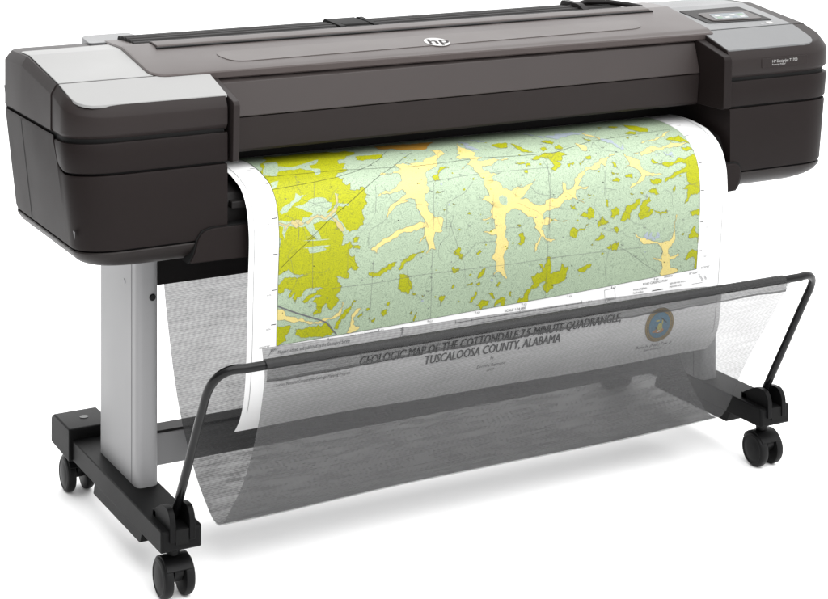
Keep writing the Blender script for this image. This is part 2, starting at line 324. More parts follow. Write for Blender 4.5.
# traced outlines of the printed map, in sheet coordinates (across, down) x 5000
MAP = {
 'olive': '''
230,533 501,-67 724,-23 1022,0 1247,30 1303,154 1159,273 1062,330 1024,419 1088,434 1017,511 1059,537 1025,577 935,601 896,660 970,677 934,729 1004,760 979,817 1028,832 1090,801 1149,811 1110,859 1157,891 1098,919 1119,954 1069,1002 1081,1079 1070,1127 1007,1181 945,1181 867,1220 859,1310 935,1281 974,1326 927,1359 939,1420 987,1427 1009,1508 1035,1550 1011,1575 961,1530 920,1572 930,1640 868,1621 820,1605 831,1654 874,1708 862,1753 815,1784 854,1829 817,1881 770,1922 731,1848 693,1880 676,1936 610,1955 605,1915 646,1892 636,1842 597,1817 616,1792 681,1764 624,1755 522,1815 503,1793 558,1745 699,1700 604,1686 493,1744 438,1801 409,1750 436,1698 381,1746 398,1674 342,1647 291,1691 267,1599 339,1545 451,1570 544,1537 450,1533 394,1506 365,1473 274,1517 258,1273 258,1082 248,1104 257,979 247,836 238,713
1243,290 1373,285 1505,299 1470,397 1325,392 1222,378
256,1984 331,2016 405,2019 388,2077 351,2110 362,2163 252,2203
443,2046 500,2066 612,2055 726,2038 784,2085 814,2151 729,2177 540,2164 445,2117
822,2081 859,2017 914,1936 990,1880 1024,1862 972,1926 925,1988 878,2030 852,2117 813,2120
967,1255 1030,1254 1012,1302 973,1296
974,1326 1042,1345 1033,1374 975,1356
1128,1611 1167,1613 1216,1628 1293,1587 1371,1549 1410,1545 1353,1615 1275,1642 1207,1661 1138,1642
1422,1625 1450,1560 1528,1513 1627,1491 1686,1471 1667,1502 1588,1521 1490,1576 1442,1637
1438,1676 1523,1698 1556,1772 1567,1833 1519,1885 1459,1856 1436,1764
1032,2026 1089,1985 1081,2024 1037,2043
1118,1960 1147,1961 1132,1993 1115,1984
1266,2015 1325,2004 1316,2054 1287,2073 1263,2041
1313,1952 1346,1937 1339,1966 1320,1973
1166,2089 1209,2072 1200,2099 1171,2110
1549,2082 1574,2056 1566,2105
1134,2059 1150,2058 1150,2074
1976,1555 2021,1488 2049,1501 2042,1555 2071,1568 2063,1632 2034,1609 2024,1580
2213,1579 2250,1551 2269,1572 2242,1598 2217,1595
1962,1691 1986,1685 2000,1711 2057,1714 2039,1739 1973,1738
2240,1806 2276,1756 2305,1760 2288,1814 2237,1847
2119,1885 2185,1872 2182,1894 2129,1901
2220,1887 2262,1884 2262,1907 2228,1905
2433,1949 2464,1907 2474,1917 2452,1961
2145,2068 2181,2022 2217,1971 2237,1984 2210,2045 2164,2079
2232,2115 2297,2068 2361,2088 2357,2129 2309,2136 2272,2172 2261,2129
2415,2153 2442,2092 2470,2087 2479,2069 2529,2086 2522,2161 2493,2175 2486,2127 2444,2139 2425,2165
2343,2010 2381,2006 2422,2079 2403,2076 2372,2033
2575,2028 2594,2031 2596,2078 2581,2076
1841,1986 1868,1953 1906,1963 1897,1995 1871,2028 1853,2063 1861,2008
1549,2087 1579,2055 1573,2082
1583,2168 1596,2114 1622,2081 1615,2136 1601,2171
1659,1910 1691,1934 1673,1936
1570,1887 1607,1889 1604,1907 1575,1902
1969,1895 1996,1852 2000,1872 1982,1906
2643,1546 2672,1531 2649,1443 2697,1436 2719,1490 2711,1517 2692,1553 2664,1564
2626,1345 2669,1357 2656,1370
2668,2165 2657,2135 2715,2116 2751,2046 2808,1998 2795,1910 2862,1873 2912,1871 2869,1788 2939,1828 2955,1724 2995,1730 3002,1904 3062,1894 3111,1882 3118,1806 3156,1860 3190,1856 3173,1930 3170,1983 3077,2020 3027,2022 3039,2062 3009,2067 2961,2097 2946,1972 2887,1991 2859,2034 2809,2027 2773,2097 2775,2154 2678,2173
3295,1910 3351,1886 3452,1873 3442,1900 3307,1927
3198,1505 3252,1458 3288,1495 3409,1436 3356,1505 3288,1506 3268,1569 3200,1537
3502,1459 3544,1389 3604,1440 3639,1455 3571,1468 3519,1494
3475,1631 3576,1579 3588,1603 3526,1634
3617,1729 3661,1691 3674,1715 3641,1748
3676,1760 3685,1694 3753,1675 3744,1725 3723,1773
3653,1523 3710,1509 3747,1547 3726,1589
3431,1669 3458,1650 3459,1677
4550,1740 4615,1622 4645,1708 4702,1855 4630,1752
4515,1983 4549,1933 4664,1905 4707,1923 4718,2109 4631,2086 4624,1966 4553,1999
4463,1700 4498,1682 4492,1709
3032,678 3132,638 3212,621 3271,685 3208,689 3202,725 3125,739 3166,788 3075,850 3036,815 3085,789 3059,707 3021,702
3194,369 3252,429 3212,487 3156,440
3205,538 3275,502 3283,564 3245,596 3197,572
3228,784 3304,771 3305,793 3227,815
3356,792 3433,752 3415,772 3357,819
3467,722 3516,727 3502,760 3453,754
3707,815 3750,841 3756,892 3718,878
3677,923 3756,942 3742,961 3682,948
3672,1018 3717,991 3764,1029 3741,1048 3680,1034
3822,982 3906,975 3900,1025 3828,1009
4095,1063 4201,1066 4230,1102 4175,1131 4113,1107
4262,1106 4330,1061 4422,1002 4526,956 4541,935 4485,897 4371,927 4229,891 4145,851 4162,832 4295,883 4412,889 4454,852 4535,871 4681,855 4697,978 4689,1187 4518,1138 4527,1029 4450,1043 4349,1086 4272,1117
4543,741 4641,740 4715,794 4569,778
4506,579 4619,572 4642,640 4695,698 4623,672 4493,635 4441,614
4483,1200 4613,1178 4690,1177 4688,1251 4557,1273 4525,1345 4482,1359 4514,1286 4526,1214 4461,1206
4343,1202 4377,1159 4382,1197 4364,1250
4550,1447 4619,1446 4690,1435 4695,1517 4575,1507
3758,1452 3795,1370 3836,1299 3909,1289 3930,1254 3982,1251 3972,1296 3920,1347 3868,1379 3862,1456 3789,1466
3977,1472 3972,1334 4035,1267 4087,1245 4098,1284 4045,1324 4088,1349 4068,1404 4130,1373 4112,1430 4029,1459
4131,1383 4280,1396 4293,1443 4218,1434 4210,1483 4175,1418
3642,1398 3650,1323 3712,1302 3743,1344 3734,1391 3663,1411
3589,1204 3619,1217 3619,1291 3598,1279
3304,1341 3385,1336 3384,1289 3445,1291 3457,1384 3407,1396 3345,1360
3193,1219 3253,1218 3263,1274 3213,1259
3501,1457 3549,1376 3624,1454 3573,1473
4067,1188 4131,1167 4193,1230 4161,1236 4109,1211
3962,1184 4014,1200 3993,1210
3858,1181 3910,1193 3878,1202
4205,71 4282,192 4374,354 4255,410 4212,338 4204,178
4081,378 4218,399 4180,448 4079,419
3913,130 3964,151 3915,196
4049,116 4131,175 4095,215 4025,191
4137,490 4184,501 4144,534
4029,511 4074,508 4044,541
3675,618 3723,625 3693,641
3589,395 3646,481 3619,493
3386,1142 3437,1139 3416,1155
3528,897 3559,895 3545,913
2604,380 2694,321 2793,321 2763,397 2644,417
2822,359 2858,423 2888,520 2949,595 2844,566 2818,462
3051,535 3109,520 3115,565 3059,594
2691,721 2774,713 2794,734 2725,735
2792,738 2844,733 2840,766 2789,771
2747,809 2787,807 2781,843 2751,839
2882,690 2974,663 3031,629 3113,627 3163,635 3100,693 3006,681 2896,704
3135,392 3244,379 3229,445 3181,458
1804,774 1855,758 1893,706 1975,666 2025,682 1942,700 1870,771 1872,822 1824,826
1799,942 1821,918 1894,926 1827,936
1959,1051 1999,1061 1971,1065
1863,1091 1889,1094 1875,1110
2108,1167 2131,1152 2142,1180
2626,1346 2675,1362 2646,1367''',
 'green': '''
384,213 513,195 475,337 560,388 697,353 764,319 889,272 832,367 750,393 742,452 815,486 781,567 727,592 736,504 646,430 520,440 426,456 377,530 272,491
282,653 372,614 315,712 267,729
291,947 436,866 470,796 505,828 587,810 497,864 420,906 309,971
254,1006 371,1031 490,1036 501,1010 560,1016 617,972 648,1003 703,973 726,1004 771,987 822,931 829,837 861,850 840,930 943,947 936,962 842,952 805,997 834,1066 901,1157 954,1219 902,1267 875,1208 799,1077 748,1057 661,1054 591,1069 606,1117 666,1214 623,1227 545,1126 513,1082 360,1065 329,1115 323,1179 302,1111 314,1064 251,1040''',
 'tan': '''
254,1013 370,1042 506,1057 550,1036 595,1012 664,1012 742,1015 790,974 829,924 836,847 851,849 838,933 796,1004 767,1027 833,1081 884,1172 866,1173 799,1077 731,1040 593,1033 539,1070 352,1057 329,1099 319,1090 327,1054 252,1033''',
 'cream': '''
1984,308 2083,339 2081,440 1936,563 1850,674 1756,724 1752,788 1724,854 1754,884 1699,931 1689,997 1723,1033 1694,1038 1754,1121 1781,1160 1864,1208 1846,1294 1856,1308 1782,1307 1773,1352 1776,1426 1797,1484 1750,1468 1697,1516 1722,1455 1690,1340 1610,1403 1636,1360 1671,1301 1670,1255 1679,1173 1652,1268 1698,1222 1643,1124 1601,1052 1592,970 1491,968 1522,979 1409,1006 1351,1047 1303,1106 1295,1080 1317,1028 1357,993 1453,947 1514,911 1486,873 1391,890 1299,897 1234,911 1285,878 1442,831 1499,788 1511,725 1489,685 1381,682 1302,701 1352,664 1499,660 1553,639 1511,544 1605,539 1639,589 1680,580 1630,536 1808,555 1865,493 1995,441
1478,1222 1362,1260 1284,1296 1207,1344 1144,1389 1180,1404 1207,1444 1209,1398 1304,1342 1402,1306 1520,1272 1578,1252 1588,1271 1716,1252 1697,1203 1587,1197
2327,196 2304,319 2382,490 2331,554 2403,585 2329,621 2461,628 2651,657 2524,658 2349,706 2331,750 2406,812 2503,808 2397,840 2406,880 2486,962 2541,986 2578,999 2693,947 2595,1019 2612,1040 2739,962 2847,907 2776,975 2657,1091 2801,1156 2879,1184 2924,1176 3044,1136 3128,1071 3129,972 3159,1055 3220,1053 3285,940 3357,889 3495,834 3624,763 3788,720 3683,769 3621,857 3592,818 3443,869 3358,929 3292,1032 3412,1053 3269,1069 3256,1116 3354,1221 3224,1149 3123,1174 3082,1224 2924,1250 2899,1325 3033,1358 3164,1365 3124,1383 2926,1385 2901,1382 2893,1434 2914,1450 2936,1520 3041,1559 2948,1554 2886,1504 2851,1594 2824,1657 2822,1609 2877,1502 2813,1398 2824,1425 2801,1322 2712,1255 2664,1202 2567,1181 2508,1219 2499,1311 2511,1383 2504,1451 2529,1587 2493,1657 2507,1772 2540,1890 2480,1834 2450,1801 2384,1843 2430,1788 2417,1693 2378,1659 2404,1606 2400,1493 2416,1421 2271,1367 2404,1353 2405,1369 2393,1260 2259,1246 2364,1210 2345,1170 2375,1120 2265,1052 2345,1018 2316,944 2317,851 2286,828 2227,677 2122,724 2186,684 2244,637 2269,584 2149,553 2208,510 2229,431
3880,723 3890,770 3979,813 4022,838 4038,943 4105,984 4249,1015 4101,1013 4048,1011 3989,1081 3860,1125 3947,1075 4007,1006 3968,924 3913,888 3836,904 3901,856 3894,814
3987,743 4060,744 4128,712 4298,713 4491,674 4640,679 4570,708 4359,720 4241,742 4103,765 4061,789 4065,756
3445,510 3529,564 3516,652 3464,644 3455,567
3664,266 3715,356 3757,469 3730,501 3653,356
4132,627 4330,583 4498,479 4582,445 4455,555 4313,610
3912,1599 3985,1659 4106,1710 4226,1751 4322,1753 4366,1691 4371,1554 4390,1466 4402,1467 4397,1718 4361,1804 4322,1844 4344,1925 4438,1901 4452,1930 4345,1958 4362,2047 4456,2082 4367,2134 4272,2142 4233,2093 4265,2022 4250,1966 4165,1932 4145,1907 4256,1945 4261,1857 4229,1796 4084,1752 3987,1693
262,1830 327,1850 356,1912 497,1956 611,2015 706,1991 801,1987 857,1937 883,1853 894,1884 876,1960 820,2010 725,2024 593,2032 404,1979 264,1926
930,2181 966,2076 974,2006 1030,1946 1069,1942 994,2030 996,2101 1054,2131 1046,2160 979,2183''',
 'greentop': '''
2438,1046 2478,1024 2524,1057 2530,1103 2490,1134 2443,1101''',
 'grey': '''
4033,1677 4065,1614 4080,1673 4125,1622 4152,1694 4184,1631 4224,1716 4105,1699
2377,137 2426,232 2449,454 2404,428 2364,277
2509,109 2621,233 2540,239
3112,65 3355,279 3191,291 3171,180
3268,236 3438,225 3594,207 3741,223 3544,293 3394,339 3246,275
3745,491 3858,554 3880,661 3948,615 3881,699 3851,657 3821,581
4318,762 4404,760 4417,806 4339,813''',
 'orange': '''
1559,-5 1705,-36 1964,49 2151,43 2023,188 1902,281 1772,236 1732,231 1555,127''',
 'line': '''
260,522 1019,547 1696,617 2360,594 2814,625 3166,630 3631,509 4597,418
266,733 646,700 886,664 1086,605 1262,527 1418,429 1583,230
537,1210 730,1062 973,923 1253,737 1496,577 1797,334
300,1445 444,1310 610,1173''',
 'thick': '''
278,1805 459,1900 649,1991 735,2036 784,2105 838,2179''',
 'thin': '''
1920,1205 1979,1380 2021,1488
2081,1607 2209,1476 2400,1484
1760,1488 1762,1825 1764,2179
1804,834 1770,1022 1763,1283
2384,1004 2370,1183 2366,1364
3015,867 2973,1168 2973,1445
455,1040 451,1198
582,1122 589,1419 595,1703
1173,1502 1162,1790 1151,2107
3610,896 3587,1039 3579,1175
1723,825 2181,797 2643,797 3089,805
775,1712 1180,1725 1592,1718
1492,1712 1954,1726 2506,1743 3049,1748
2941,1738 3277,1749 3596,1759 4039,1779
3756,1738 3852,1797 4048,1958 4221,2080
3641,1754 3614,1893 3608,2022
2959,1342 2965,1726 2954,2163
2972,1242 2976,1410 2982,1561
3572,1098 3623,1108 3714,1131
1902,1302 1892,1157 1908,1037 2084,972 2199,867
2776,975 2846,1059 3034,1120
3031,704 2987,927 2966,1392
2990,716 3007,827 3011,886
670,704 612,910
1234,798 1190,1045
3571,617 3640,531 3653,657 3831,718''',
}

# ================================================================== floor
m = MB(); R = 90
m.add([(-R, -R, 0), (R, -R, 0), (R, R, 0), (-R, R, 0)], [(0, 1, 2, 3)])
fl = m.build('floor', M['floor']); fl['kind'] = 'structure'

# ================================================================== the printer
PR_ = thing('large_format_printer', (0, .2, 0), 'dark grey wide format printer on a wheeled stand with a net catch basket', 'printer')

TOPZ = [(-.2, .83), (.012, .9105), (.02, .913), (.12, .943), (.31, .9695), (.455, .966)]
def ztop(y): return pl(TOPZ, y)
YF = .012
def xo(z): return .868 + (z - .645) * .115          # outer side leans in towards the bottom
XIN = .586

def plan(sg, d=0, y1=.45, y0=YF, xin=XIN, rx=.095, ry=.062, back_r=.0, ys=None, xout=.89, dense=True):
    """outline of an end module seen from above; inset d on front and outer side only"""
    P = [(xin, y1), (xin, y0 + d)]
    X = xout - d; Y = y0 + d
    for k in range(1, 4): P.append((lerp(xin, X - rx, k / 4), Y))
    for k in range(13):
        a = pi / 2 * k / 12; e = 2 / 2.25
        P.append((X - rx + rx * sin(a) ** e, Y + ry - ry * cos(a) ** e))
    s = Y + ry
    yy = ([s + .006 * k for k in range(1, 12)] if y1 > .2 else [lerp(s, y1, k / 9) for k in range(1, 9)]) if dense else []
    for y in yy: P.append((X, y))
    if back_r:
        for k in range(6):
            a = pi / 2 * k / 5; P.append((X - back_r + back_r * cos(a), y1 - back_r + back_r * sin(a)))
    else: P.append((X, y1))
    return [(sg * x, y) for x, y in P]
def taper(p, z, sg):                                 # slide a plan point inwards with depth below the cap
    x, y = p; k = (abs(x) - XIN) / (.89 - XIN)
    return (x + sg * k * (xo(z) - .89), y, z)

def zb_(p):                                          # band edge height at a plan point; flat along the inner end
    return zlow_band(0 if abs(p[0]) < XIN + .01 else p[1])
def zlow_band(y):                                    # lower edge of the front band; curls up where it ends on the side
    return pl([(.0, .7925), (.066, .7925), (.084, .7955), (.094, .802), (.0995, .812), (.101, .83)], y)
def ztop_housing(y):
    if y > .1055: return .852
    return zlow_band(y) - .005

RIM = tuple((d, (lambda k: lambda y: ztop(y) - k)(k)) for d, k in ((0, .0185), (.0007, .0162), (.0097, .0014), (.0112, .0002), (.014, 0)))
def end_module(sg):
    # dark inner frame that shows in the seams
    m = MB(); L = []
    for z in (.642, .70, .80, .895): L.append([taper(p, z, sg) for p in plan(sg, d=.007, y1=.44, xin=XIN + .004)])
    m.loft(L); m.build('inner_frame', M['black'], PR_)
    # lower housing
    m = MB(); P = plan(sg, y1=.45, back_r=.03); L = []
    for v in (0, .04, .5, .97, 1):
        row = []
        for p in P:
            y = p[1]; zt = ztop_housing(y if abs(p[0]) > XIN + .01 else 0); z = lerp(.651, zt, v)
            q = taper(p, z, sg); dd = .0018 if v in (0, 1) else 0
            n = Vector((0 if y <= YF + .001 else sg, -1 if y < .08 else 0, 0)).normalized() if abs(p[0]) > XIN + .001 else Vector((0, -1 if y < .1 else 0, 0))
            row.append((q[0] - n.x * dd, q[1] - n.y * dd, z))
        L.append(row)
    m.loft(L); h = m.build('end_housing', M['plastic'], PR_, angle=40)
    # seams and small marks on its side
    m = MB()
    xs = lambda z: sg * (xo(z) + .0004)
    def vseam(y, z0, z1, w=.0016):
        m.add([(xs(z0), y - w, z0), (xs(z0), y + w, z0), (xs(z1), y + w, z1), (xs(z1), y - w, z1)], [(0, 1, 2, 3)])
    vseam(.315, .655, .850)
    m.build('panel_seam', M['black'], h, recalc=False)
    # front band
    m = MB(); P = plan(sg, y1=.1005); Pi = plan(sg, d=.006, y1=.1005, xin=XIN + .003); L = []
    for PP, ed, which in ((Pi, 0, 0), (P, .0018, 0), (P, 0, .06), (P, 0, .94), (P, .0018, 1), (Pi, 0, 1)):
        row = []
        for p, pp in zip(PP, P):
            z = lerp(zb_(pp), .8465, which); q = taper(p, z, sg)
            row.append((q[0] - sg * ed * (abs(p[0]) > .8), q[1] + ed * (p[1] < .06), z))
        L.append(row)
    m.loft(L); m.build('end_band', M['plastic'], PR_, angle=40)
    # front cap
    m = MB(); L = []
    for d, zf in ((.009, lambda y: .8515), (.0012, lambda y: .8605), (0, lambda y: .8635)) + RIM:
        L.append([(x, y, zf(y)) for x, y in plan(sg, d=d, y1=.1185, dense=False)])
    m.loft(L); fc = m.build('end_cap', M['cap'], PR_, angle=30)
    # rear cap
    def plan_r(d, y0=.1215, y1=.455, br=.035):
        X = .892 - d; P = [(XIN, y1 - d), (XIN, .31), (XIN, y0), (X, y0), (X, .31)]
        for k in range(7):
            a = pi / 2 * k / 6; P.append((X - br + br * cos(a), y1 - d - br + br * sin(a)))
        return [(sg * x, y) for x, y in P]
    m = MB(); L = []
    for d, zf in ((.004, lambda y: .857), (0, lambda y: .860)) + RIM:
        L.append([(x, y, zf(y)) for x, y in plan_r(d)])
    m.loft(L); rc = m.build('rear_cap', M['cap'], PR_, angle=30, cuts=(.31,))
    # bottom tray with a rolled under-edge
    m = MB(); L = []
    for d, z in ((.10, .6035), (.075, .6045), (.052, .608), (.034, .6135), (.0185, .6215), (.0075, .631), (.0015, .641), (.0005, .6455), (.002, .6475)):
        L.append([taper(p, z, sg) for p in plan(sg, d=d, y1=.45 - d, back_r=.03, xin=XIN - .02)])
    m.loft(L); m.build('base_tray', M['tray'], PR_, angle=40)
    return h, fc, rc

hL, fcL, rcL = end_module(-1)
hR, fcR, rcR = end_module(1)
# small arrow mark low on the visible side
m = MB(); m.add([(-.8715, .052, .687), (-.8715, .040, .687), (-.8700, .046, .672)], [(0, 1, 2)]); m.build('arrow_mark', M['ink_grey'], hL, recalc=False)

# light panels let into the caps
def panel(poly, r, parent, material, name='top_panel', off=.0014):
    m = MB(); q = split_y(rpoly(poly, r), (.31,))
    m.prism_z(q, lambda y: ztop(y) - .004, lambda y: ztop(y) + off)
    return m.build(name, material, parent, bevel=.0007, seg=1, cuts=(.31,))
panel([(-.8755, .376), (-.8775, .1222), (-.60, .1222), (-.60, .392)], [.012, .001, .001, .001], rcL, M['silver'])
panel([(-.8775, .1178), (-.871, .0235), (-.582, .0225), (-.582, .1178)], [.001, .05, .002, .001], fcL, M['silver'])
panel([(.60, .44), (.60, .1222), (.846, .1222), (.858, .44)], [.001, .001, .001, .03], rcR, M['satin'])
panel([(.588, .1178), (.588, .0215), (.842, .0215), (.846, .1178)], [.001, .002, .045, .001], fcR, M['satin'])
# dark reveal lines round the light panels
def reveal(pts, w, parent):
    m = MB()
    for (x0, y0), (x1, y1) in zip(pts, pts[1:]):
        d = Vector((x1 - x0, y1 - y0)).normalized(); n = Vector((-d.y, d.x)) * w
        q = [(x0 - n.x, y0 - n.y), (x1 - n.x, y1 - n.y), (x1 + n.x, y1 + n.y), (x0 + n.x, y0 + n.y)]
        m.add([(x, y, ztop(y) + .0004) for x, y in q], [(0, 1, 2, 3)])
    m.build('panel_gap', M['black'], parent, recalc=False)
reveal([(-.8768, .370), (-.8768, .31), (-.8788, .1222)], .0012, rcL)
reveal([(-.8788, .1178), (-.8765, .075)], .0012, fcL)

# left-rear light trim
m = MB(); q = rpoly([(-.725, .404), (-.60, .404), (-.60, .50), (-.60, .525), (-.705, .525)], [.01, .001, .001, .01, .03])
m.prism_z(q, .93, lambda y: ztop(y) + .004); m.build('rear_trim', M['satin'], rcL, bevel=.003)

# hinge arms at the inner edge of each end module
for sg, x0, x1 in ((-1, -.5785, -.5655), (1, .562, .5825)):
    m = MB(); q = rpoly([(.17, .9355), (.115, .9335), (.004, .904), (-.0005, .897), (.004, .793), (.012, .789), (.17, .789)], .002, 2)
    m.prism_x(q, x0, x1); m.build('hinge_arm', M['cap'] if sg < 0 else M['plastic'], PR_, bevel=.0022)

# central body behind the paper slot
m = MB()
m.prism_x([(.21, .62), (.45, .62), (.45, .955), (.31, .958), (.21, .940)], -.5645, .5605)
m.build('rear_body', M['dark'], PR_)
m = MB()
m.prism_x(rpoly([(.209, .735), (.09, .735), (.05, .724), (.036, .70), (.036, .612), (.209, .612)], .004), -.6, .6)
m.box(-.575, -.53, .018, .036, .700, .7135)
m.build('output_platen', M['dark'], PR_, bevel=.002)

# front hood: three facets
m = MB()
m.prism_x([(.206, .9435), (.128, .9340), (.1045, .9215), (.0865, .8585), (.0885, .8572), (.206, .8572)], -.5648, .5612)
m.build('front_hood', M['hood'], PR_, bevel=.0012)
m = MB()
m.prism_x([(.206, .8560), (.0905, .8560), (.0885, .8548), (.0955, .7925), (.101, .7875), (.206, .785)], -.5648, .5612)
m.build('hood_visor', M['cap'], PR_, bevel=.0012)

# top cover
cov = split_y(rpoly([(-.699, .111), (.611, .099), (.655, .425), (-.690, .425)], [.035, .012, .02, .004], 7), (.12, .31))
m = MB(); L = []
for d, k in ((.004, -.0105), (0, -.0075), (0, .0025), (.003, .0050), (.006, .0056)):
    cx, cy = .0, .262
    L.append([(cx + (x - cx) * (1 - d / .69), cy + (y - cy) * (1 - d / .155), ztop(y) + k) for x, y in cov])
m.loft(L); cv = m.build('top_cover', M['cover'], PR_, angle=25, cuts=(.12, .31))
def zc(y): return ztop(y) + .0056
m = MB(); q = rpoly([(-.517, .152), (.464, .160), (.490, .229), (-.535, .226)], .035, 6)
m.prism_z(q, lambda y: zc(y) - .001, lambda y: zc(y) + .0006); m.build('window_panel', M['window'], cv, bevel=.0004, seg=1)
# round emblem with its two letters cut in grey
ec = (-.050, .175); er = .0265
m = MB(); q = [(ec[0] + er * cos(2 * pi * k / 48), ec[1] + er * 1.12 * sin(2 * pi * k / 48)) for k in range(48)]
m.prism_z(q, lambda y: zc(y) + .0004, lambda y: zc(y) + .0013); em = m.build('emblem', M['logo'], cv)
m = MB(); vs, fs = text_flat('hp', .050, .25, weight=.0008)
m.add([(ec[0] + x, ec[1] + .001 + y, zc(ec[1] + y) + .0017) for x, y, z in vs], fs); m.build('lettering', M['plastic'], em, recalc=False)

# bar and ribbed roll cover along the back
m = MB(); q = rpoly([(.281, .955), (.281, .9725), (.286, .976), (.318, .9795), (.328, .9775), (.328, .955)], .003)
m.prism_x(q, -.626, .568); m.build('rear_rail', M['cover'], PR_, bevel=.0015)
m = MB(); m.prism_x([(.2745, .955), (.2745, .9725), (.2805, .9735), (.2805, .955)], -.629, .570); m.build('rail_gasket', M['black'], PR_)
m = MB(); q = [(.330, .94)]
N = 5
for i in range(N):
    y0 = .330 + i * .021; z0 = .969 + .0045 * sin(pi * (i + .5) / N * .9)
    for k in range(7):
        a = pi * k / 6; q.append((y0 + .0105 - .0098 * cos(a), z0 + .0075 * sin(a)))
q += [(.440, .94)]
m.prism_x(q, -.655, .525); m.build('roll_cover', M['dark'], PR_)
m = MB()
for x in (-.188, -.110): m.prism_x(rpoly([(.322, .96), (.334, .980), (.42, .986), (.44, .96)], .006), x - .006, x + .006)
m.prism_x(rpoly([(.345, .965), (.352, .981), (.43, .984), (.435, .965)], .004), -.180, -.118)
m.build('roll_clip', M['black'], PR_, bevel=.001)
m = MB()
m.prism_x(rpoly([(.335, .95), (.33, .975), (.36, .988), (.43, .990), (.445, .95)], .008), .42, .436)
m.prism_x(rpoly([(.345, .955), (.35, .974), (.40, .986), (.43, .955)], .006), .45, .535)
m.sweep([(.40, .39, .972), (.46, .385, .988), (.51, .37, .986), (.55, .345, .980), (.575, .325, .974)], .006)
m.lathe_z([(-.01, .016), (.006, .016), (.010, .012)], (.567, .338, .969))
m.build('loading_lever', M['dark'], PR_, bevel=.0015)

# control panel with its touch screen
cp = MB(); q = rpoly([(.646, .168), (.822, .158), (.816, .277), (.642, .277)], .008)
cp.prism_z(q, lambda y: ztop(y) - .002, lambda y: ztop(y) + .0028); CP = cp.build('control_panel', M['dark'], PR_, bevel=.0012)
m = MB(); q = rpoly([(.664, .176), (.803, .168), (.804, .243), (.668, .243)], .014)
m.prism_z(q, lambda y: ztop(y) + .002, lambda y: ztop(y) + .0048); m.build('screen_frame', M['hood'], CP, bevel=.0015)
scr = [(.681, .184), (.770, .179), (.786, .222), (.691, .226)]
m = MB(); m.prism_z(rpoly(scr, .003), lambda y: ztop(y) + .004, lambda y: ztop(y) + .0054); SCN = m.build('touch_screen', M['screen'], CP)
m = MB()
def icon(u, v, w, h, mi):
    A, B, C_, D = [Vector(p) for p in scr]
    f = lambda a, b: (A * (1 - a) + B * a) * (1 - b) + (D * (1 - a) + C_ * a) * b
    c = [f(u - w, v - h), f(u + w, v - h), f(u + w, v + h), f(u - w, v + h)]
    m.add([(p.x, p.y, ztop(p.y) + .0057) for p in c], [(0, 1, 2, 3)], mi)
for i in range(4):
    icon(.16 + .23 * i, .62, .07, .13, (0, 1, 0, 2)[i]); icon(.16 + .23 * i, .25, .07, .12, (2, 0, 1, 0)[i])
icon(.5, .93, .45, .04, 1)
m.build('screen_icons', [M['icon_white'], M['icon_blue'], M['icon_green']], SCN, recalc=False)
m = MB(); m.prism_z(rpoly([(.787, .131), (.803, .130), (.805, .146), (.790, .147)], .003), lambda y: ztop(y), lambda y: ztop(y) + .0025)
m.build('power_button', M['logo'], CP, bevel=.0006)
m = MB(); m.prism_z(rpoly([(.768, .134), (.781, .1335), (.783, .140), (.770, .1405)], .002), lambda y: ztop(y), lambda y: ztop(y) + .002)
m.build('indicator', M['alu'], CP)

# model name plate on the right front
m = MB(); m.prism_y(rpoly([(.672, .8705), (.800, .8705), (.800, .8915), (.672, .8915)], .0025), YF - .0012, YF + .002); NP = m.build('name_plate', M['cap'], fcR, bevel=.0005, seg=1)
m = MB()
vs, fs = text_flat('HP DesignJet T1700', .0090, align='LEFT', weight=.00012)
m.add([(.700 + x * .96, YF - .0016, .8835 + y) for x, y, z in vs], fs)
vs, fs = text_flat('Postscript Printer', .0052, align='LEFT')
m.add([(.700 + x, YF - .0016, .8765 + y) for x, y, z in vs], fs)
m.build('lettering', M['logo'], NP, recalc=False)

# curved latch covers low on the front, at each side of the paper
for sg in (-1, 1):
    k = .982 if sg > 0 else 1
    q = [(-.664, .611), (-.655, .624), (-.650, .640), (-.646, .655), (-.637, .666), (-.620, .6712), (-.52, .672), (-.52, .609)]
    if sg > 0: q = [(.597, .611), (.606, .622), (.612, .640), (.613, .656), (.607, .667), (.595, .671), (.52, .671), (.52, .609)]
    m = MB(); m.prism_y(rpoly(q, .010, 4), .0065, .04); m.build('latch_cover', M['plastic'], PR_, bevel=.004, seg=4)
    q2 = [(x + sg * .0022, z) for x, z in q]
    q2 = [(x, z + (.002 if z > .665 else 0)) for x, z in q2]
    m = MB(); m.prism_y(q2, .0098, .0385); m.build('latch_gap', M['black'], PR_)

# under-body beam that carries the basket cloth
m = MB(); m.box(-.70, .66, .305, .345, .492, .604); m.box(-.62, .62, .12, .30, .588, .6035)
m.build('cloth_rail', M['dark'], PR_, bevel=.002)

# ------------------------------------------------------------------ stand
def leg(sg, xa, xb):
    q = rpoly([(xa, .188), (xb, .188), (xb, .41), (xa, .41)], [.014, .016, .006, .006], 6)
    m = MB(); m.prism_z(q, .136, .607); lg = m.build('stand_leg', M['alu'], PR_)
    xs = xa
    m = MB(); m.box(xs - .0006, xs + .001, .2185, .2205, .142, .605); m.build('leg_groove', M['ink_grey'], lg)
    m = MB(); m.lathe_y([(-.003, .0), (-.003, .0052), (-.0015, .0066), (.004, .0066)], (xb - .014, .188, .505)); m.build('screw', M['steel'], lg)
    m = MB(); m.lathe_x([(-.0012, .0), (-.0012, .005), (.003, .0058)], (xs, .262, .522)); m.build('plug', M['alu'], lg)
leg(-1, -.7005, -.6555)
leg(1, .643, .689)
m = MB(); m.prism_x(rpoly([(.298, .134), (.34, .134), (.34, .198), (.298, .198)], .003), -.655, .643); cb = m.build('cross_bar', M['alu'], PR_)
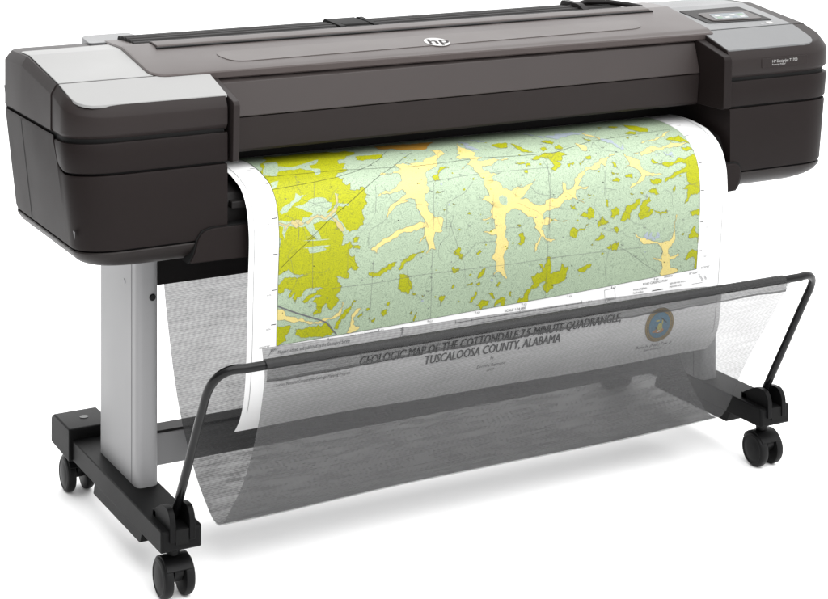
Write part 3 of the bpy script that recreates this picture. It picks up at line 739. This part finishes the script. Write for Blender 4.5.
m = MB(); m.box(-.655, .643, .299, .342, .1985, .2035); m.build('bar_cap', M['dark'], cb)

def foot(xc):
    w = .0395
    m = MB()
    L = []
    for y, wx, z0, z1 in ((-.026, w - .004, .103, .134), (-.022, w, .099, .1385), (-.018, w, .099, .140), (.20, w, .0985, .140), (.5, w, .0985, .140), (.515, w, .0985, .140)):
        L.append([(xc - wx, y, z0), (xc + wx, y, z0), (xc + wx, y, z1), (xc - wx, y, z1)])
    m.loft(L); ft = m.build('stand_foot', M['foot'], PR_, bevel=.002)
    m = MB(); m.prism_x(rpoly([(.365, .0985), (.375, .072), (.10, .074), (.088, .0985)], .004), xc - w + .004, xc + w - .004); m.build('foot_rib', M['foot'], ft, bevel=.0015)
    m = MB(); m.prism_x(rpoly([(.497, .1635), (.605, .1635), (.622, .152), (.622, .100), (.497, .096)], .006), xc - w - .0075, xc + w + .0075)
    ec = m.build('end_cap', M['foot'], ft, bevel=.003)
    m = MB(); m.lathe_z([(.0, .0), (.0, .009), (-.003, .010)], (xc + .004, .556, .1645)); m.build('foot_screw', M['steel'], ft)
    # fork that holds the basket frame
    m = MB()
    for x in (xc - .0245, xc + .0135):
        q = rpoly([(-.031, .118), (-.031, .158), (-.018, .176), (.012, .176), (.060, .150), (.060, .1385), (-.024, .1385), (-.027, .118)], [.002, .01, .012, .012, .006, .001, .001, .001], 4)
        m.prism_x(q, x, x + .011)
    m.box(xc - .0245, xc + .0245, .045, .062, .139, .151)
    m.build('frame_bracket', M['foot'], ft, bevel=.0015)
    m = MB(); m.box(xc - .0125, xc + .0125, -.0285, -.02, .112, .139); m.build('bracket_slot', M['black'], ft)
    return ft
foot(-.691); foot(.680)

def caster(xc, yc):
    WR = .0375                                                   # wheel radius
    m = MB()
    m.lathe_z([(.0, .012), (.022, .012), (.024, .015), (.036, .015)], (xc, yc + .004, .064))
    m.prism_x(rpoly([(yc - .031, .050), (yc - .016, .075), (yc + .020, .075), (yc + .024, .048), (yc + .011, .028), (yc - .011, .028)], .008), xc - .009, xc + .009)
    # hood over the wheels
    m.prism_x([(yc + (WR + .0022) * cos(a), WR + (WR + .0022) * sin(a)) for a in [radians(28 + 12 * k) for k in range(11)]] + [(yc + .034 * cos(a), WR + .034 * sin(a)) for a in [radians(148 - 12 * k) for k in range(11)]], xc - .026, xc + .026)
    c = m.build('caster', M['rubber'], PR_, bevel=.0012)
    for sg in (-1, 1):
        w = MB()
        w.lathe_x([(sg * .011, .0), (sg * .011, WR - .006), (sg * .0125, WR - .0014), (sg * .0155, WR), (sg * .0235, WR), (sg * .0262, WR - .0006), (sg * .0292, WR - .0030), (sg * .0308, WR - .0072), (sg * .0298, WR - .0085), (sg * .0298, WR - .0125), (sg * .0316, WR - .0170), (sg * .0326, .011), (sg * .0330, .0)], (xc, yc, WR), 48)
        w.build('wheel', M['rubber'], c, angle=28)
for xc, yc in ((-.690, .018), (-.690, .592), (.681, .020), (.681, .592)): caster(xc, yc)

# ------------------------------------------------------------------ catch basket
def bez(A, B, C_, n=8): return [tuple(Vector(A) * (1 - t) ** 2 + Vector(B) * 2 * t * (1 - t) + Vector(C_) * t * t for t in [k / n for k in range(n + 1)])]
TY, TZ = -.170, .463
def arm(x, sg):
    return (x, .026, .140), (x, -.128, .408), (x, -.170, .4725), (x - sg * .055, TY, TZ)
a = arm(-.686, -1); b = arm(.681, 1)
path = [Vector(a[0]), Vector(a[0]).lerp(Vector(a[1]), .5)]
for k in range(11): t = k / 10; path.append(Vector(a[1]) * (1 - t) ** 2 + Vector(a[2]) * 2 * t * (1 - t) + Vector(a[3]) * t * t)
for k in range(1, 8): path.append(Vector(a[3]).lerp(Vector(b[3]), k / 8))
for k in range(11): t = 1 - k / 10; path.append(Vector(b[1]) * (1 - t) ** 2 + Vector(b[2]) * 2 * t * (1 - t) + Vector(b[3]) * t * t)
path += [Vector(b[0]).lerp(Vector(b[1]), .5), Vector(b[0])]
m = MB(); m.sweep(path, .0083, 16); m.build('basket_frame', M['steel'], PR_)

NL = [(.332, .515), (.312, .43), (.255, .28), (.170, .175), (.09, .118), (.045, .106), (.0, .130), (-.06, .198), (-.112, .272), (-.158, .365), (-.177, .43), (-.178, .458)]
NR = [(.332, .515), (.312, .43), (.255, .28), (.185, .172), (.12, .112), (.075, .100), (.04, .126), (-.012, .215), (-.09, .330), (-.140, .405), (-.168, .44), (-.178, .458)]
NX0, NX1 = -.594, .594
def net(u, v):
    a, b = catmull(NL, u), catmull(NR, u); q = a.lerp(b, v)
    x = lerp(NX0, NX1, v)
    sag = .006 * noise.noise((x * 3.1, u * .7, 2.2)) * min(1, u * (11 - u) / 6)
    return Vector((x, q.x + sag, q.y + sag * .4))
def ribbon(name, u0, u1, nu, nv, off, material, parent, wr=0, top=None):
    m = MB(); vs = []; uv = []; ds = 0
    for i in range(nu + 1):
        u = lerp(u0, u1, i / nu)
        if i:
            ds += (net(u, .5) - net(lerp(u0, u1, (i - 1) / nu), .5)).length
        for j in range(nv + 1):
            v = j / nv; p = net(u, v)
            e = 1e-3; tu = net(min(u + e, 11), v) - net(max(u - e, 0), v); nrm = Vector((1, 0, 0)).cross(tu).normalized()
            w = wr * noise.noise((p.x * 9, i * .55, 4)) + wr * .5 * noise.noise((p.x * 28, i * 1.1, 9))
            vs.append(p + nrm * (off + w)); uv.append((p.x, ds))
    fs = [(i * (nv + 1) + j, i * (nv + 1) + j + 1, (i + 1) * (nv + 1) + j + 1, (i + 1) * (nv + 1) + j) for i in range(nu) for j in range(nv)]
    m.add(vs, fs, 0, uv)
    return m.build(name, material, parent, angle=180, recalc=False)
nb = ribbon('basket_net', 4.9, 11, 56, 60, 0, M['net'], PR_)
ribbon('back_net', 0, 4.9, 44, 60, 0, M['net_back'], nb)
ribbon('bottom_hem', 4.75, 5.35, 6, 60, .0022, M['net_double'], nb)
# bunched sleeve where the cloth loops over the rail
m = MB(); vs = []; uv = []; NJ, NI = 150, 16
for i in range(NI + 1):
    a = i / NI
    for j in range(NJ + 1):
        v = j / NJ; x = lerp(NX0 + .004, NX1 - .012, v)
        drop = lerp(.028, .022, min(1, v * 1.6)) + .004 * noise.noise((x * 5, 1, 1)) + .0025 * noise.noise((x * 19, 3, 1))
        if a < .35:
            th = pi * (1 - a / .35) * 1.0; y = TY - .0102 * sin(th * .5 + pi * .5 * 0 + 0) if False else TY + .0105 * cos(pi * a / .35 + 0) ; z = TZ + .0105 * sin(pi * a / .35)
        else:
            k = (a - .35) / .65; z = TZ - drop * k; y = TY - .0105 + .004 * k
        wv = .0032 * noise.noise((x * 6 + a * 3, a * 6.5, 3)) + .0018 * noise.noise((x * 17, a * 13, 8))
        if a >= .3: y -= .001 + wv + .0015
        vs.append((x, y, z)); uv.append((x, a * .06))
fs = [(i * (NJ + 1) + j, i * (NJ + 1) + j + 1, (i + 1) * (NJ + 1) + j + 1, (i + 1) * (NJ + 1) + j) for i in range(NI) for j in range(NJ)]
m.add(vs, fs, 0, uv); m.m = [1 if k >= (NI - 2) * NJ or k < 6 * NJ else 0 for k in range(len(fs))]; m.build('sleeve', [M['net_double'], M['net_hem']], nb, angle=180, recalc=False)
# loose flap of cloth standing above the rail at the left, tapering out to the right
m = MB(); vs = []; uv = []; NJ = 80
for i in range(5):
    for j in range(NJ + 1):
        v = j / NJ; x = lerp(NX0 + .004, .40, v); hgt = .020 * (1 - v) ** .55 + .0016 * noise.noise((x * 8, 2, 2))
        vs.append((x, TY + .006 + .006 * (i / 4), TZ + .007 + hgt * i / 4)); uv.append((x, hgt * i / 4))
fs = [(i * (NJ + 1) + j, i * (NJ + 1) + j + 1, (i + 1) * (NJ + 1) + j + 1, (i + 1) * (NJ + 1) + j) for i in range(4) for j in range(NJ)]
m.add(vs, fs, 0, uv); m.build('sleeve_flap', M['net'], nb, angle=180, recalc=False)

# ================================================================== the printed sheet
MP = thing('printed_map', (0, .1, .75), 'white paper sheet printed with a green and yellow geologic map, hanging out of the printer', 'map')
XL, XR = -.553, .565
PL = [(.205,.752),(.165,.7560),(.125,.7560),(.085,.7515),(.052,.743),(.027,.7337),(.008,.7165),(-.005,.692),(-.012,.652),(-.011,.612),(-.008,.575),(-.004,.495),(.0,.428),(.007,.371),(.018,.327),(.037,.292),(.060,.266)]
PRR = [(.205,.747),(.165,.7500),(.125,.7485),(.085,.7430),(.06,.7365),(.033,.721),(.014,.702),(.003,.68),(-.003,.655),(-.005,.612),(-.003,.575),(.004,.5),(.0105,.428),(.0175,.371),(.0255,.319),(.041,.285),(.070,.255)]
PA = [((a[0] + b[0]) / 2, (a[1] + b[1]) / 2) for a, b in zip(PL, PRR)]
NT = 1600; TAB = [0.0]; UU = [i * (len(PL) - 1) / NT for i in range(NT + 1)]
pq = catmull(PA, 0)
for u in UU[1:]:
    q_ = catmull(PA, u); TAB.append(TAB[-1] + (q_ - pq).length); pq = q_
TOFF = TAB[-1] - .6312403; TAB = [t - TOFF for t in TAB]; TT = TAB[-1]; TTOP = -TOFF + .012   # sheet distance counted so that the lower end is fixed
import bisect as _bis
def u_of(t):
    if t <= TAB[0]: return 0
    if t >= TT: return UU[-1]
    i = _bis.bisect(TAB, t); f = (t - TAB[i - 1]) / (TAB[i] - TAB[i - 1]); return lerp(UU[i - 1], UU[i], f)
_cache = {}
def prof(t):
    k = round(t, 6)
    if k not in _cache:
        u = u_of(t); e = .004
        _cache[k] = (catmull(PL, u), catmull(PRR, u), catmull(PL, u + e) - catmull(PL, u - e), catmull(PRR, u + e) - catmull(PRR, u - e))
    return _cache[k]
def sheet(s, t, off=0):
    a, b, da, db = prof(t); q = a.lerp(b, s); d = da.lerp(db, s)
    n = Vector((0, d.y, -d.x)).normalized()                      # faces up and outwards
    if n.y > 0 and t > .2: n = -n
    if n.z < 0 and t < .08: n = -n
    w = min(1, max(0, (t - .10) / .2))                            # slight cockle of the hanging part
    off += w * (.0013 * sin(7.1 * s + 5 * t) + .0009 * sin(17 * s - 9 * t + 1))
    return Vector((lerp(XL, XR, s), q.x + n.y * off, q.y + n.z * off))
m = MB(); NI, NJ = 170, 40; vs = [sheet(j / NJ, lerp(-TOFF, TT, i / NI)) for i in range(NI + 1) for j in range(NJ + 1)]
m.add(vs, [(i * (NJ + 1) + j, i * (NJ + 1) + j + 1, (i + 1) * (NJ + 1) + j + 1, (i + 1) * (NJ + 1) + j) for i in range(NI) for j in range(NJ)])
sh = m.build('paper_sheet', M['paper'], MP, angle=180, recalc=False)

class Print:
    """flat artwork in sheet coordinates (s 0-1 across, t metres down), cut into bands and bent onto the sheet"""
    def __init__(s): s.mb = MB()
    def poly(s, pts, off, mi=0, step=.008):
        bm = bmesh.new()
        P3 = [Vector((a, b, 0)) for a, b in pts]
        P2, _e, fc = delaunay_2d_cdt([p.to_2d() for p in P3], [], [list(range(len(P3)))], 1, 1e-6)[:3]
        vv = [bm.verts.new((p.x, p.y, 0)) for p in P2]
        for tri in fc: bm.faces.new([vv[i] for i in tri])
        s._bend(bm, off, mi, step)
    def mesh(s, vs, fs, off, mi=0, step=.008):
        bm = bmesh.new(); vv = [bm.verts.new((a, b, 0)) for a, b in vs]
        for f in fs:
            try: bm.faces.new([vv[i] for i in f])
            except ValueError: pass
        s._bend(bm, off, mi, step)
    def _bend(s, bm, off, mi, step):
        ts = [v.co.y for v in bm.verts]
        if not ts: bm.free(); return
        k = math.ceil(min(ts) / step)
        while k * step < max(ts):
            bmesh.ops.bisect_plane(bm, geom=bm.verts[:] + bm.edges[:] + bm.faces[:], plane_co=(0, k * step, 0), plane_no=(0, 1, 0)); k += 1
        bm.verts.index_update()
        vs = [sheet(v.co.x, v.co.y, off) for v in bm.verts]; uv = [(v.co.x * 1.118, v.co.y) for v in bm.verts]
        s.mb.add(vs, [[v.index for v in f.verts] for f in bm.faces], mi, uv); bm.free()
    def strip(s, pts, w, off, mi=0):
        for (a, b), (c, d) in zip(pts, pts[1:]):
            v = Vector(((c - a) * 1.118, d - b))
            if v.length < 1e-5: continue
            v.normalize(); n = Vector((-v.y, v.x)) * w
            s.poly([(a - n.x / 1.118, b - n.y), (c - n.x / 1.118, d - n.y), (c + n.x / 1.118, d + n.y), (a + n.x / 1.118, b + n.y)], off, mi)
    def text(s, body, size, sc, tc, mi=0, shear=0, align='CENTER', weight=0, rot=0, off=.0012, wide=1, bold=0):
        vs, fs = text_flat(body, size, shear, align, weight, 2)
        ca, sa = cos(rot), sin(rot)
        pts = [(sc + (x * wide * ca - y * sa) / 1.118, tc - (x * wide * sa + y * ca)) for x, y, z in vs]
        s.mesh(pts, fs, off, mi, .012)
        for k in (1, 2):
            if bold: s.mesh([(a + bold * k / 2 / 1.118, b) for a, b in pts], fs, off + k * 2e-6, mi, .012)

def read(txt): return [[tuple(int(c) / 5000 for c in p.split(',')) for p in ln.split()] for ln in txt.strip().split('\n')]
S0, S1 = .0545, .9335
def tbot(s): return lerp(.4385, .4208, (s - S0) / (S1 - S0)) + .003 * sin(pi * (s - S0) / (S1 - S0))
def clampst(p):
    s = min(max(p[0], S0), S1); return (s, min(max(p[1], TTOP), tbot(s)))
def rough(pts, amp=.16, lo=.0035):
    """break a traced outline into the ragged edge of a mapped outcrop"""
    out = []
    def rec(a, b, d):
        v = Vector(((b[0] - a[0]) * 1.118, b[1] - a[1])); L_ = v.length
        if L_ < lo or d == 0: return
        k = random.gauss(0, amp) * L_; n = Vector((-v.y, v.x)) / L_
        mid = ((a[0] + b[0]) / 2 + n.x * k / 1.118, (a[1] + b[1]) / 2 + n.y * k)
        rec(a, mid, d - 1); out.append(mid); rec(mid, b, d - 1)
    for a, b in zip(pts, pts[1:] + pts[:1]):
        out.append(a); rec(a, b, 4)
    return [clampst(p) for p in out]
def clean(pts):
    o = []
    for p in pts:
        if not o or abs(p[0] - o[-1][0]) + abs(p[1] - o[-1][1]) > 1e-5: o.append(p)
    return o
pm = Print()
def outline(q, w=.00017):                                       # thin contact line round a mapped unit
    for a, b in zip(q, q[1:] + q[:1]):
        if (a[0] in (S0, S1) and a[0] == b[0]): continue
        v = Vector(((b[0] - a[0]) * 1.118, b[1] - a[1]))
        if v.length < 1e-5: continue
        v.normalize(); n = (-v.y * w / 1.118, v.x * w)
        pm.mb.add([sheet(x, y, .00116) for x, y in ((a[0] - n[0], a[1] - n[1]), (b[0] - n[0], b[1] - n[1]), (b[0] + n[0], b[1] + n[1]), (a[0] + n[0], a[1] + n[1]))], [(0, 1, 2, 3)], 6)
LAY = dict(olive=(.00075, 1, .13), green=(.00092, 0, .06), tan=(.00104, 3, .12), cream=(.00092, 2, .10), greentop=(.00104, 0, .12), grey=(.00112, 4, .2), orange=(.00112, 5, .12))
pm.poly([(lerp(S0, S1, k / 40), TTOP) for k in range(41)] + [(lerp(S1, S0, k / 40), tbot(lerp(S1, S0, k / 40))) for k in range(41)], .0006, 0)
for key, (off, mi, amp) in LAY.items():
    for i, poly in enumerate(read(MAP[key])):
        if key == 'green': off = .00092
        q = clean(rough(poly, amp))
        if len(q) > 2:
            pm.poly(q, off + i * 3e-6, mi)
            if key in ('olive', 'cream', 'tan', 'orange'): outline(q)
# scattered small outcrops and ponds
for i in range(90):
    s, t = random.uniform(.32, .92), random.uniform(.04, .41)
    r = random.uniform(.001, .0034); q = [(s + r * random.uniform(.5, 1.2) * cos(2 * pi * k / 7) / 1.118, t + r * random.uniform(.3, .9) * sin(2 * pi * k / 7)) for k in range(7)]
    pm.poly([clampst(p) for p in q], .00106 + i * 1e-6, random.choice((1, 1, 1, 4)))

# roads, grid and boundary lines
lp = Print()
def cl(L): return [clampst(p) for p in L]
for L in read(MAP['line']): lp.strip(cl(L), .00034, .0012, 0)
for L in read(MAP['thick']): lp.strip(cl(L), .00125, .0012, 1)
for L in read(MAP['thin']): lp.strip(cl(L), .00022, .00118, 1)
for k in range(34):                                             # country roads and streams
    s, t = random.uniform(.07, .9), random.uniform(.05, .40); a = random.uniform(0, 2 * pi); L = [(s, t)]
    for j in range(random.randint(4, 12)):
        a += random.gauss(0, .5); s += .012 * cos(a); t += .012 * sin(a)
        if not (S0 < s < S1 and .03 < t < tbot(min(max(s, S0), S1))): break
        L.append((s, t))
    lp.strip(L, .00016, .00117, 1)
for k in range(150):                                            # buildings and spot symbols
    s, t = random.uniform(.06, .93), random.uniform(.03, .415); r = random.uniform(.0004, .0011)
    lp.poly([(s - r, t - r), (s + r, t - r * .7), (s + r, t + r), (s - r, t + r)], .00121 + k * 1e-6, random.choice((0, 1)))
for k in range(26):                                             # tiny place names
    lp.text(random.choice(('Ttu', 'Kc', 'Qal', 'Kck', 'Qt', 'Kg')), .0052, random.uniform(.1, .9), random.uniform(.05, .40), 1, off=.00123)
lp.strip([(S0, TTOP), (S0, tbot(S0))], .0003, .0013, 0); lp.strip([(S1, TTOP), (S1, tbot(S1))], .0003, .0013, 0)
lp.strip([(lerp(S0, S1, k / 30), tbot(lerp(S0, S1, k / 30))) for k in range(31)], .0003, .00131, 0)

# margin: border lines, ticks, legends and the title block
tp = Print()
for s in (.0098, .9885): tp.strip([(s, .03 + .02 * k) for k in range(28)] , .0004, .0008, 1)
for t in (.065, .13, .1985, .262, .33, .395):
    tp.strip([(S0 - .011, t), (S0 - .002, t)], .0007, .0008, 0); tp.strip([(S1 + .002, t - .012), (S1 + .011, t - .012)], .0007, .0008, 0)
    tp.text("1'30\"", .005, S1 + .018, t + .002, 1); tp.text('3676', .005, S0 - .016, t + .008, 1)
for k in range(1, 9):
    s = lerp(S0, S1, k / 9); tp.strip([(s, tbot(s) + .002), (s, tbot(s) + .006)], .0006, .0008, 0); tp.text('4%d' % (20 + k), .0052, s + .006, tbot(s) + .0055, 1)
tp.text("87\u00b030'", .006, S0 - .004, tbot(S0) + .0075, 0); tp.text("33\u00b007'30\"", .006, S0 - .022, tbot(S0) - .001, 0)
tp.text("87\u00b022'30\"", .006, S1 - .006, tbot(S1) + .0075, 0); tp.text("33\u00b007'30\"", .006, S1 + .021, tbot(S1) - .001, 0)
tp.text('MAPPED', .006, S1 + .012, tbot(S1) + .020, 1, rot=-.9); tp.text('1983', .006, S1 + .022, tbot(S1) + .021, 1, rot=-.9)
tp.text('Mapped, edited, and published by the Geological Survey', .0098, S0 + .003, .4525, 0, align='LEFT', weight=.00015, wide=.69)
tp.text('Control by USGS, NOS/NOAA, and Alabama Geodetic Survey', .0085, S0 + .003, .4650, 0, align='LEFT', weight=.0001, wide=.69)
tp.text('Base from U.S. Geological Survey', .0046, S0 + .14, .4425, 1, align='LEFT')
tp.text('Produced in cooperation with the U.S. Geological', .0098, S0 + .003, .5070, 0, align='LEFT', weight=.00012, wide=.69)
tp.text('Survey, National Cooperative Geologic Mapping Program', .0098, S0 + .003, .5185, 0, align='LEFT', weight=.00012, wide=.69)
tp.strip([(S0 - .008, .452), (S0 - .002, .444), (S0 - .010, .449), (S0 - .014, .456)], .0004, .0008, 1)
# declination star
tp.text('*', .02, .296, .4505, 0); tp.strip([(.296, .451), (.298, .463)], .0004, .0008, 1); tp.strip([(.296, .451), (.293, .463)], .0004, .0008, 1); tp.text('MN', .005, .303, .462, 1)
# bar scale
sb, tb_ = (.405, .672), .4525
tp.text('SCALE 1:24 000', .0075, .528, .4445, 0); tp.strip([(sb[0], tb_), (sb[1], tb_)], .00055, .0008, 0)
for k in range(9):
    s = lerp(sb[0], sb[1], k / 8); tp.strip([(s, tb_ - (.005 if k in (0, 2, 4, 8) else .002)), (s, tb_ + .002)], .0004, .00082, 0)
tp.strip([(.45, .4605), (.665, .4605)], .0004, .0008, 1)
for k in range(6): tp.text('%d000' % k, .0055, lerp(.45, .66, k / 5), .4655, 1)
tp.text('1 MILE', .0055, .688, .4525, 1)
# state outline with quadrangle location
al = [(.722, .434), (.745, .433), (.748, .456), (.731, .457), (.730, .461), (.726, .461), (.724, .452), (.722, .434)]
tp.strip(al, .00035, .0008, 1); tp.text('Alabama', .0068, .735, .4535, 0, wide=.8)
# road classification block
tp.text('ROAD CLASSIFICATION', .0070, .838, .4350, 0, wide=.85)
tp.text('Primary highway,', .0062, .788, .4435, 0, align='LEFT', wide=.85); tp.text('hard surface', .0062, .788, .4505, 0, align='LEFT', wide=.85)
tp.strip([(.832, .4525), (.858, .4525)], .0008, .0008, 0)
tp.text('Light-duty road, hard or', .0062, .872, .4425, 0, align='LEFT', wide=.7); tp.text('improved surface', .0062, .872, .4495, 0, align='LEFT', wide=.8)
tp.strip([(.925, .4520), (.950, .4520)], .0004, .0008, 1)
tp.text('SAMANTHA', .0058, .868, .4270, 0, wide=.7)
# title
tp.text('GEOLOGIC MAP OF THE COTTONDALE 7.5-MINUTE QUADRANGLE,', .0262, .4880, .4990, 0, shear=.22, wide=.765, bold=.0016)
tp.text('TUSCALOOSA COUNTY, ALABAMA', .0262, .4860, .5210, 0, shear=.22, wide=.765, bold=.0016)
tp.text('By', .0085, .486, .5400, 0, shear=.2); tp.text('Dorothy Raymond', .0098, .486, .5560, 0, shear=.2, wide=.9); tp.text('2007', .0085, .486, .5675, 0, shear=.2)
tp.text('Berry H. (Nick) Tew, Jr.', .0115, .851, .5770, 0, shear=.22, weight=.0002, wide=.86); tp.text('State Geologist', .0085, .851, .5885, 0, shear=.2, wide=.9)
for pr in (lp, tp):
    pm.mb.add(pr.mb.v, pr.mb.f); pm.mb.m[-len(pr.mb.f):] = [7 if k == 0 else 6 for k in pr.mb.m]
pm.mb.build('map_print', [M['m_green'], M['m_olive'], M['m_cream'], M['m_tan'], M['m_grey'], M['m_orange'], M['ink_grey'], M['ink']], MP, angle=180, recalc=False)

# round seal beside the title
se = Print(); sc_, tc_ = .8560, .5310
def circ(r, off, mi, n=56, dx=0, dy=0, sx=1, sy=1): se.poly([(sc_ + (dx + r * sx * cos(2 * pi * k / n)) / 1.118, tc_ + dy + r * sy * sin(2 * pi * k / n)) for k in range(n)], off, mi)
circ(.0375, .0008, 3); circ(.0368, .0009, 0); circ(.0280, .0010, 3); circ(.0272, .0011, 1)
for k in range(40):
    a = 2 * pi * k / 40; r0 = .0322; dx, dy = r0 * cos(a), r0 * sin(a)
    se.poly([(sc_ + (dx - .0011) / 1.118, tc_ + dy - .0016), (sc_ + (dx + .0011) / 1.118, tc_ + dy - .0013), (sc_ + (dx + .0009) / 1.118, tc_ + dy + .0016), (sc_ + (dx - .0012) / 1.118, tc_ + dy + .0012)], .0011 + k * 1e-6, 3)
circ(.010, .0012, 2, 24, 0, .011, 1.2, .55); circ(.0075, .0013, 4, 20, .001, .004, .9, 1.1)
circ(.0045, .0014, 2, 16, -.012, .012, 1.3, .6); circ(.0035, .0014, 4, 14, -.005, -.010, 1.6, .5); circ(.0030, .00142, 4, 14, .007, -.006, .6, 1.8)
se.strip([(sc_ + .002, tc_ - .016), (sc_ + .016, tc_ - .004)], .0012, .0015, 3); se.strip([(sc_ - .010, tc_ + .002), (sc_ + .001, tc_ + .016)], .0009, .0015, 3)
circ(.003, .0015, 5, 14, -.002, .012, 1.4, .6)
se.mb.build('seal', [M['seal_gold'], M['seal_blue'], M['seal_orange'], M['ink'], M['seal_yellow'], M['paper']], MP, angle=180, recalc=False)
